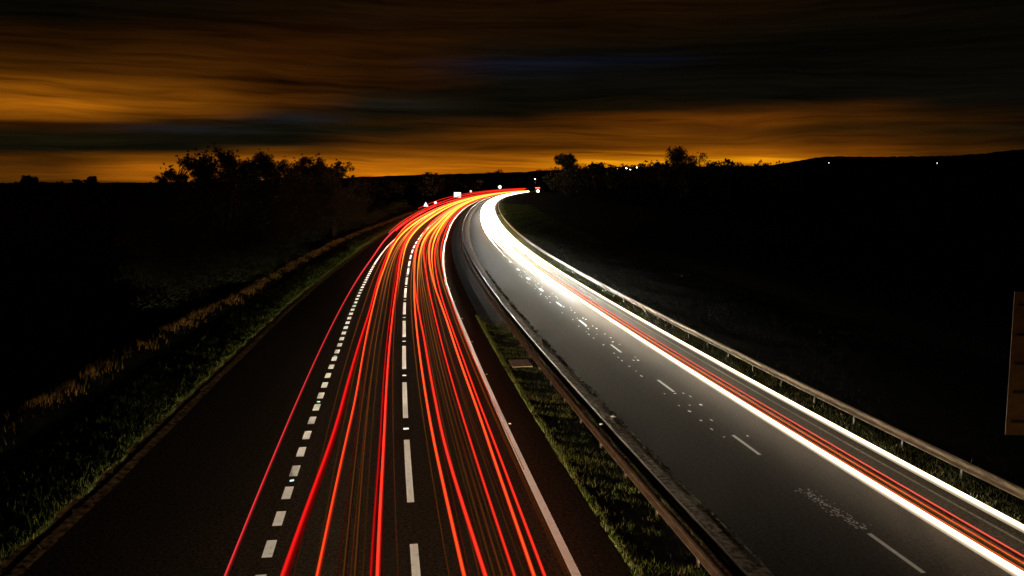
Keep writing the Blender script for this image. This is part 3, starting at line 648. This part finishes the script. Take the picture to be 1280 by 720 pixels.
def big_board():
    sd = 25.5; x0, y0 = at_dist(1277, sd); n_ = ray(1260.5, 450); rz = -R(16)
    r = tag(empty('sign_board', (x0, y0, ground_z(x0, y0)), rz), 'big dim brown sign board with dark horizontal rails at the right margin', 'sign board')
    gz = r.location.z; zb, zt = z_at(1260, 543.5, sd) - gz, z_at(1264, 364, sd) - gz; w = 3.2
    MB().box(w / 2, 0, (zb + zt) / 2, w, .03, zt - zb).build('panel', M['signback'], r)
    MB().box(.045, -.030, (zb + zt) / 2, .05, .026, zt - zb + .01).build('frame_edge', M['signback'], r)
    ys = [380.6, 418, 454.5, 490, 527]
    for yy in ys:
        z = z_at(1262, yy, sd) - gz
        MB().box(w / 2 + .05, -.036, z, w - .12, .040, .055).build('rail', M['signrail'], r)
    z = z_at(1262, 445, sd) - gz
    MB().box(w / 2 + .05, -.026, z, w - .12, .018, .035).build('batten', M['signback'], r)
    for x in (.75, 2.45): MB().tube([(x, .12, -.3), (x, .12, zt - .1)], .07, 10).build('post', M['signrail'], r)
big_board()

# concrete access slab in the central reserve and a scrap of litter
cs = tag(empty('concrete_slab', rp(41.1, 6.62, .10), -heading(41)), 'tan concrete slab among the plants of the central reserve', 'slab')
o = MB().box(0, 0, .03, 1.0, 1.7, .10).build('slab', M['concrete'], cs); b_ = o.modifiers.new('b', 'BEVEL'); b_.width = .025; b_.segments = 2
V_ = [(-.30, 0, 0), (-.08, -.10, .03), (.16, -.05, .02), (.36, .03, .05), (.10, .10, .10), (-.12, .08, .05), (0, 0, .15)]
lt = link('litter_scrap', V_, [(0, 1, 6), (1, 2, 6), (2, 3, 6), (3, 4, 6), (4, 5, 6), (5, 0, 6), (0, 5, 4, 3, 2, 1)], M['litter'])
lt.scale = (.55, .55, .55); lt.location = rp(30.6, 8.7, .07); tag(lt, 'small white scrap of litter on the grit strip', 'litter')

# ------------------------------------------------------------------ trees
def leaf_cloud(centres, radii, n, size):
    w_ = np.asarray(radii, float) ** 1.8; c = rng.choice(len(centres), n, p=w_ / w_.sum()); C_ = np.asarray(centres)[c]; Rr = np.asarray(radii)[c]
    d = rng.normal(0, 1, (n, 3)); d /= np.linalg.norm(d, axis=1)[:, None]
    P = C_ + d * (Rr * rng.uniform(.15, 1, n) ** .5)[:, None] * np.array([1, 1, .85])
    a = rng.normal(0, 1, (n, 3)); a /= np.linalg.norm(a, axis=1)[:, None]
    b = np.cross(a, rng.normal(0, 1, (n, 3))); b /= np.linalg.norm(b, axis=1)[:, None] + 1e-9
    sz = size * rng.uniform(.5, 1.2, n)[:, None]
    q = np.stack([P - a * sz, P + b * sz * .55, P + a * sz, P - b * sz * .55], 1).reshape(-1, 3)
    return q
def tree(x, y, h, w, label, sparse=False, nleaf=5000, leaf=.16, trunk_frac=.25, name='tree', group=None, mat='leaf', stems=1, base_z=None, clusters=26, spiky=.5):
    gz = ground_z(x, y) if base_z is None else base_z
    r = tag(empty(name, (x, y, gz), 0), label, 'tree', group)
    mb = MB(); r0 = h * .02 + .04; stemp = []
    for st in range(stems):
        bx, by = (random.uniform(-.22, .22) * w, random.uniform(-.22, .22) * w) if stems > 1 else (0, 0)
        pts = [(bx * .4, by * .4, -.4)]
        for k in range(1, 6): pts.append((bx * (.4 + .16 * k) + random.gauss(0, .02) * h * k / 4, by * (.4 + .16 * k) + random.gauss(0, .02) * h * k / 4, h * .86 * k / 5))
        mb.tube(pts, [r0 * (1 - .17 * k) for k in range(6)], 7); stemp.append(pts)
    # lobes give the crown its uneven outline, clusters hang leaves on twigs inside each lobe
    lobes = []
    nl = 7 if sparse else 11
    for i in range(nl):
        t = trunk_frac + (1 - trunk_frac) * random.random() ** .55 * .88
        wid = w / 2 * math.sin(math.pi * min(.97, max(.12, (t - trunk_frac) / (1 - trunk_frac) * .5 + .30))) * .85
        a = i * 2.4 + random.uniform(-.4, .4); lobes.append((math.cos(a) * wid * random.uniform(.35, 1), math.sin(a) * wid * random.uniform(.35, 1), h * t, w * random.uniform(.14, .24)))
    for q_ in range(3): lobes.append((random.uniform(-.3, .3) * w, random.uniform(-.3, .3) * w, h * random.uniform(.8, .93), w * .14))
    tips = []; rad = []
    for i in range(clusters * 3):
        L = lobes[i % len(lobes)]; d = Vector((random.gauss(0, 1), random.gauss(0, 1), random.gauss(0, 1) + .25)).normalized() * min(L[3], .16 * h) * random.uniform(.2, 1.25)
        e = Vector((L[0], L[1], L[2])) + d
        if e.z > h * 1.0: e.z = h * random.uniform(.9, 1.0)
        pts = stemp[i % stems]; f = max(0, min(4.9, (e.z / (h * .86) - .18) * 5)); k = int(f); q = Vector(pts[k]).lerp(Vector(pts[k + 1]), f - k)
        m_ = q.lerp(e, .5) + Vector((0, 0, -.04 * (e - q).length))
        mb.tube([tuple(q), tuple(m_), tuple(e)], [r0 * .22, r0 * .13, r0 * .04], 4)
        tips.append(tuple(e)); rad.append(w * random.uniform(.04, .09) * (1.05 if sparse else 1.4))
        if random.random() < spiky:
            e2 = e + Vector((random.gauss(0, .05) * w, random.gauss(0, .05) * w, random.uniform(.02, .10) * h)); mb.tube([tuple(e), tuple(e2)], [r0 * .05, r0 * .015], 3)
            for q_ in (.5, 1.0): tips.append(tuple(e.lerp(e2, q_))); rad.append(w * random.uniform(.015, .035))
    mb.build('trunk', M['bark'], r)
    V_ = leaf_cloud(tips, rad, nleaf, leaf)
    np_mesh('crown', V_, 4, M[mat], r, tint=np.clip(rng.beta(2, 2.5, nleaf), 0, 1))
    return r
def tree_at(px, top, width, dist, label, **kw):
    x, y = at_dist(px, dist); gz = kw.get('base_z'); gz = ground_z(x, y) if gz is None else gz
    h = z_at(px, top, dist) - gz; return tree(x, y, h, width * dist / F, label, **kw)
GL = 'roadside trees left of the bend'
tree_at(213, 206, 44, 105, 'small round tree at the left end of the roadside trees', group=GL, nleaf=10000, leaf=.11, stems=2, trunk_frac=.45)
tree_at(243, 194, 60, 112, 'tall thin leafed tree, left one of the tall clump', group=GL, sparse=True, nleaf=19000, leaf=.10, stems=2, clusters=46, trunk_frac=.42)
tree_at(273, 188, 60, 112, 'tallest see-through tree in the middle of the tall clump', group=GL, sparse=True, nleaf=21000, leaf=.10, stems=3, clusters=50, trunk_frac=.42)
tree_at(303, 190, 52, 118, 'tall see-through tree, right one of the tall clump', group=GL, sparse=True, nleaf=19000, leaf=.10, stems=2, clusters=44, trunk_frac=.42)
tree_at(346, 196, 76, 130, 'dense tree right of the tall clump with a peaked top', group=GL, nleaf=30000, leaf=.12, stems=2, clusters=50, trunk_frac=.3)
tree_at(389, 197, 62, 140, 'dense twin topped tree between the peaked tree and the spindly one', group=GL, nleaf=28000, leaf=.12, stems=2, clusters=46, trunk_frac=.3)
tree_at(418, 203, 54, 150, 'spindly tree at the right end of the roadside trees', group=GL, sparse=True, nleaf=14000, leaf=.12, stems=2, clusters=34, trunk_frac=.3)
GR = 'trees on the skyline to the right'
tree_at(710, 194, 36, 620, 'round crowned tree on the skyline right of the far bend', group=GR, nleaf=14000, leaf=.5, trunk_frac=.12, spiky=.08, clusters=45)
tree_at(850, 187, 60, 480, 'broad bushy tree with spiky top on the right skyline', group=GR, nleaf=11000, leaf=.42, trunk_frac=.1, stems=3, spiky=.9, clusters=45)
tree_at(888, 199, 14, 480, 'small slim tree right of the spiky bushy one', group=GR, sparse=True, nleaf=900, leaf=.6)
tree_at(911, 198, 13, 500, 'slim tree with a lone top at the right of the skyline trees', group=GR, sparse=True, nleaf=800, leaf=.6)
tree_at(828, 201, 16, 520, 'low tree left of the spiky bushy one', group=GR, nleaf=1500, leaf=.7)
tree_at(744, 204, 22, 640, 'low tree right of the round crowned one', group=GR, nleaf=1500, leaf=.8)
GF = 'trees on the far skyline to the left'
tree_at(38, 222, 34, 900, 'low mound shaped tree on the skyline at far left', group=GF, nleaf=2500, leaf=1.3, trunk_frac=.1)
tree_at(115, 221, 14, 900, 'small pointed tree on the skyline left of the roadside trees', group=GF, nleaf=1200, leaf=1.1, trunk_frac=.1)
tree_at(97, 224.5, 12, 900, 'smallest tree on the far left skyline', group=GF, nleaf=800, leaf=1.1, trunk_frac=.1)

def wood(name, spots, n_each, leaf, m, label):
    """many crowns that read as one mass"""
    C_ = []; Q = []
    for x, y, z, rad_, h in spots:
        for _ in range(6):
            C_.append((x + random.gauss(0, .4) * rad_, y + random.gauss(0, .4) * rad_, z + h * random.uniform(.25, .92)))
            Q.append(rad_ * random.uniform(.35, .7))
    n = n_each * len(spots); V_ = leaf_cloud(C_, Q, n, leaf)
    o_ = np_mesh(name, V_, 4, m, tint=np.clip(rng.beta(2, 2.5, n), 0, 1)); return tag(o_, label, kind='stuff')
# scrub bank along the left of the road, from the ridge back to the trees
sp = []
for i in range(330):
    s_ = 62 + 240 * random.random() ** 1.3; back = random.random() ** 1.2
    o_ = ridge_o(s_) - 1.6 - back * (14 + s_ * .07); x, y, _z = rp(s_, o_)
    if math.degrees(math.atan2(x, y)) < -13.5 + random.uniform(-1, 1): continue
    sp.append((x, y, max(-1.2, ground_z(x, y)), random.uniform(1.6, 3.0), random.uniform(2.0, 4.0) + back * 5.0))
for px, top, d_ in [(214, 212, 104), (228, 213, 106), (242, 211, 112), (258, 212, 110), (272, 210, 112), (288, 211, 114), (303, 211, 118), (320, 211, 122), (334, 208, 126), (346, 206, 128), (358, 206, 130), (374, 208, 134), (389, 207, 138), (402, 209, 142), (416, 212, 146), (430, 217, 152), (444, 220, 158)]:
    for j in range(4):
        x, y = at_dist(px + random.uniform(-7, 7), d_ - 3 + random.uniform(-4, 4)); gz = ground_z(x, y); h = z_at(px, top + random.uniform(-2, 8), d_) - gz
        sp.append((x, y, gz, random.uniform(1.7, 2.5), h))
wood('scrub', sp, 1000, .085, M['leaf'], 'dense dark scrub covering the bank left of the bend')
sp = []
for i in range(120):
    px = random.uniform(425, 700); d_ = random.uniform(420, 1250) if px < 610 else random.uniform(1250, 1500)
    x, y = at_dist(px, d_); 
    o_ = x - float(np.interp(min(y, 1600), _Y, _X))
    if -28 < o_ < 45 and d_ < 1180: continue
    top = seg(px, [(425, 221), (480, 221), (520, 219), (600, 217), (620, 213), (640, 214), (660, 216), (680, 212), (700, 208)]) + random.uniform(0, 6); gz = ground_z(x, y)
    h = z_at(px, top, d_) - gz
    sp.append((x, y, gz, h * .4, h))
wood('woodland', sp, 260, 1.2, M['leafdark'], 'dark woodland behind the far bend of the road')
sp = []
for i in range(150):
    px = random.uniform(690, 1010); d_ = random.uniform(500, 1150); x, y = at_dist(px, d_); gz = ground_z(x, y)
    top = seg(px, [(690, 211), (720, 206), (760, 208), (830, 205), (900, 204), (960, 206), (1010, 208)]) + random.uniform(-3, 6); h = z_at(px, top, d_) - gz
    if h < 2: continue
    sp.append((x, y, gz, max(2.0, h * .42), h))
wood('woodland', sp, 220, 1.0, M['leafdark'], 'dark hedgerows and copses right of the far bend')
sp = []
for i in range(60):
    px = random.uniform(-60, 215); d_ = random.uniform(700, 1500); x, y = at_dist(px, d_); gz = ground_z(x, y)
    h = z_at(px, 228.6 + random.uniform(-.8, 2), d_) - gz
    if h < 1: continue
    sp.append((x, y, gz, max(2, h * .5), h))
wood('woodland', sp, 200, 1.1, M['leafdark'], 'dark hedgerows on the flat skyline at left')

# ------------------------------------------------------------------ distant lamps
LW, LC, LA = lamp_mat('white lamp', (1, .95, .85), 9), lamp_mat('cool lamp', (.8, .92, 1), 4), lamp_mat('dim lamp', (1, .8, .55), 1.2)
def lamp(px, py, dist, size, m, label):
    size *= .55
    x, y = at_dist(px, dist); gz = ground_z(x, y) if dist < 3000 else 0; z = z_at(px, py, dist); gz = min(gz, z - 5)
    r = tag(empty('street_lamp', (x, y, gz)), label, 'street lamp', 'lit lamps on the dark horizon')
    MB().tube([(0, 0, 0), (0, 0, z - gz - size * .4)], [.12 * dist / 1000, .08 * dist / 1000], 6).build('pole', M['pole'], r)
    n = 10; V_ = []; F_ = []
    prof = [(0, -.42), (.34, -.36), (.5, 0), (.38, .34), (0, .46)]
    for a, b in prof:
        for k in range(n): V_.append((a * size * math.cos(2 * math.pi * k / n), a * size * math.sin(2 * math.pi * k / n), z - gz + b * size))
    for i in range(len(prof) - 1):
        for k in range(n): F_.append((i * n + k, i * n + (k + 1) % n, (i + 1) * n + (k + 1) % n, (i + 1) * n + k))
    link('lamp_head', V_, F_, m, r, True)
for a in [(668.8, 223.8, 900, 2.2, LW, 'white street lamp standing above the far end of the road'),
          (782.5, 210.3, 700, 2.6, LW, 'brightest street lamp, left of the close pair on the right horizon'),
          (787.5, 211.5, 700, 2.3, LW, 'second bright street lamp of the close pair, set slightly lower'),
          (795.6, 209.3, 700, 1.6, LW, 'bright street lamp right of the close pair'),
          (772, 211, 720, .9, LC, 'dim street lamp just left of the close pair'),
          (762.8, 211.5, 720, 1.0, LC, 'dim street lamp at the left end of the row on the right horizon'),
          (735, 213.2, 760, 1.0, LC, 'faint street lamp right of the round crowned tree'),
          (720.5, 222.5, 700, .8, LA, 'faint warm street lamp below the round crowned tree'),
          (991.5, 212, 1000, 1.5, LC, 'pale street lamp at the foot of the hill'),
          (976, 209.3, 1000, 1.2, LA, 'dim warm street lamp left of the hill foot'),
          (1035, 203.6, 4250, 6.0, LC, 'lone pale street lamp on the hill below its summit'),
          (1170, 203.8, 4250, 6.0, LC, 'lone pale street lamp farthest right on the hill')]: lamp(*a)

# ------------------------------------------------------------------ thin night air
if HAZE > 0:
    hz = MB().box(0, 3450, 135, 16000, 11500, 300 + 2 * 0).build('haze', None)
    hm = bpy.data.materials.new('night haze'); hm.use_nodes = True; hn = hm.node_tree; hn.nodes.clear()
    pv = N(hn, 'ShaderNodeVolumePrincipled'); pv.inputs['Color'].default_value = (.86, .93, .95, 1); pv.inputs['Density'].default_value = HAZE; pv.inputs['Anisotropy'].default_value = .35
    ho = N(hn, 'ShaderNodeOutputMaterial'); hn.links.new(pv.outputs[0], ho.inputs['Volume']); hz.data.materials.append(hm); tag(hz, kind='stuff')

# ------------------------------------------------------------------ render settings
vs = scene.view_settings; vs.view_transform = 'Standard'; vs.look = 'None'; vs.exposure = 0; vs.gamma = 1; vs.use_curve_mapping = False
scene.render.engine = 'CYCLES'
cy = scene.cycles; cy.use_denoising = True; cy.sample_clamp_indirect = 3.0; cy.max_bounces = 5; cy.diffuse_bounces = 2; cy.glossy_bounces = 2; cy.caustics_reflective = False; cy.caustics_refractive = False; cy.use_light_tree = True
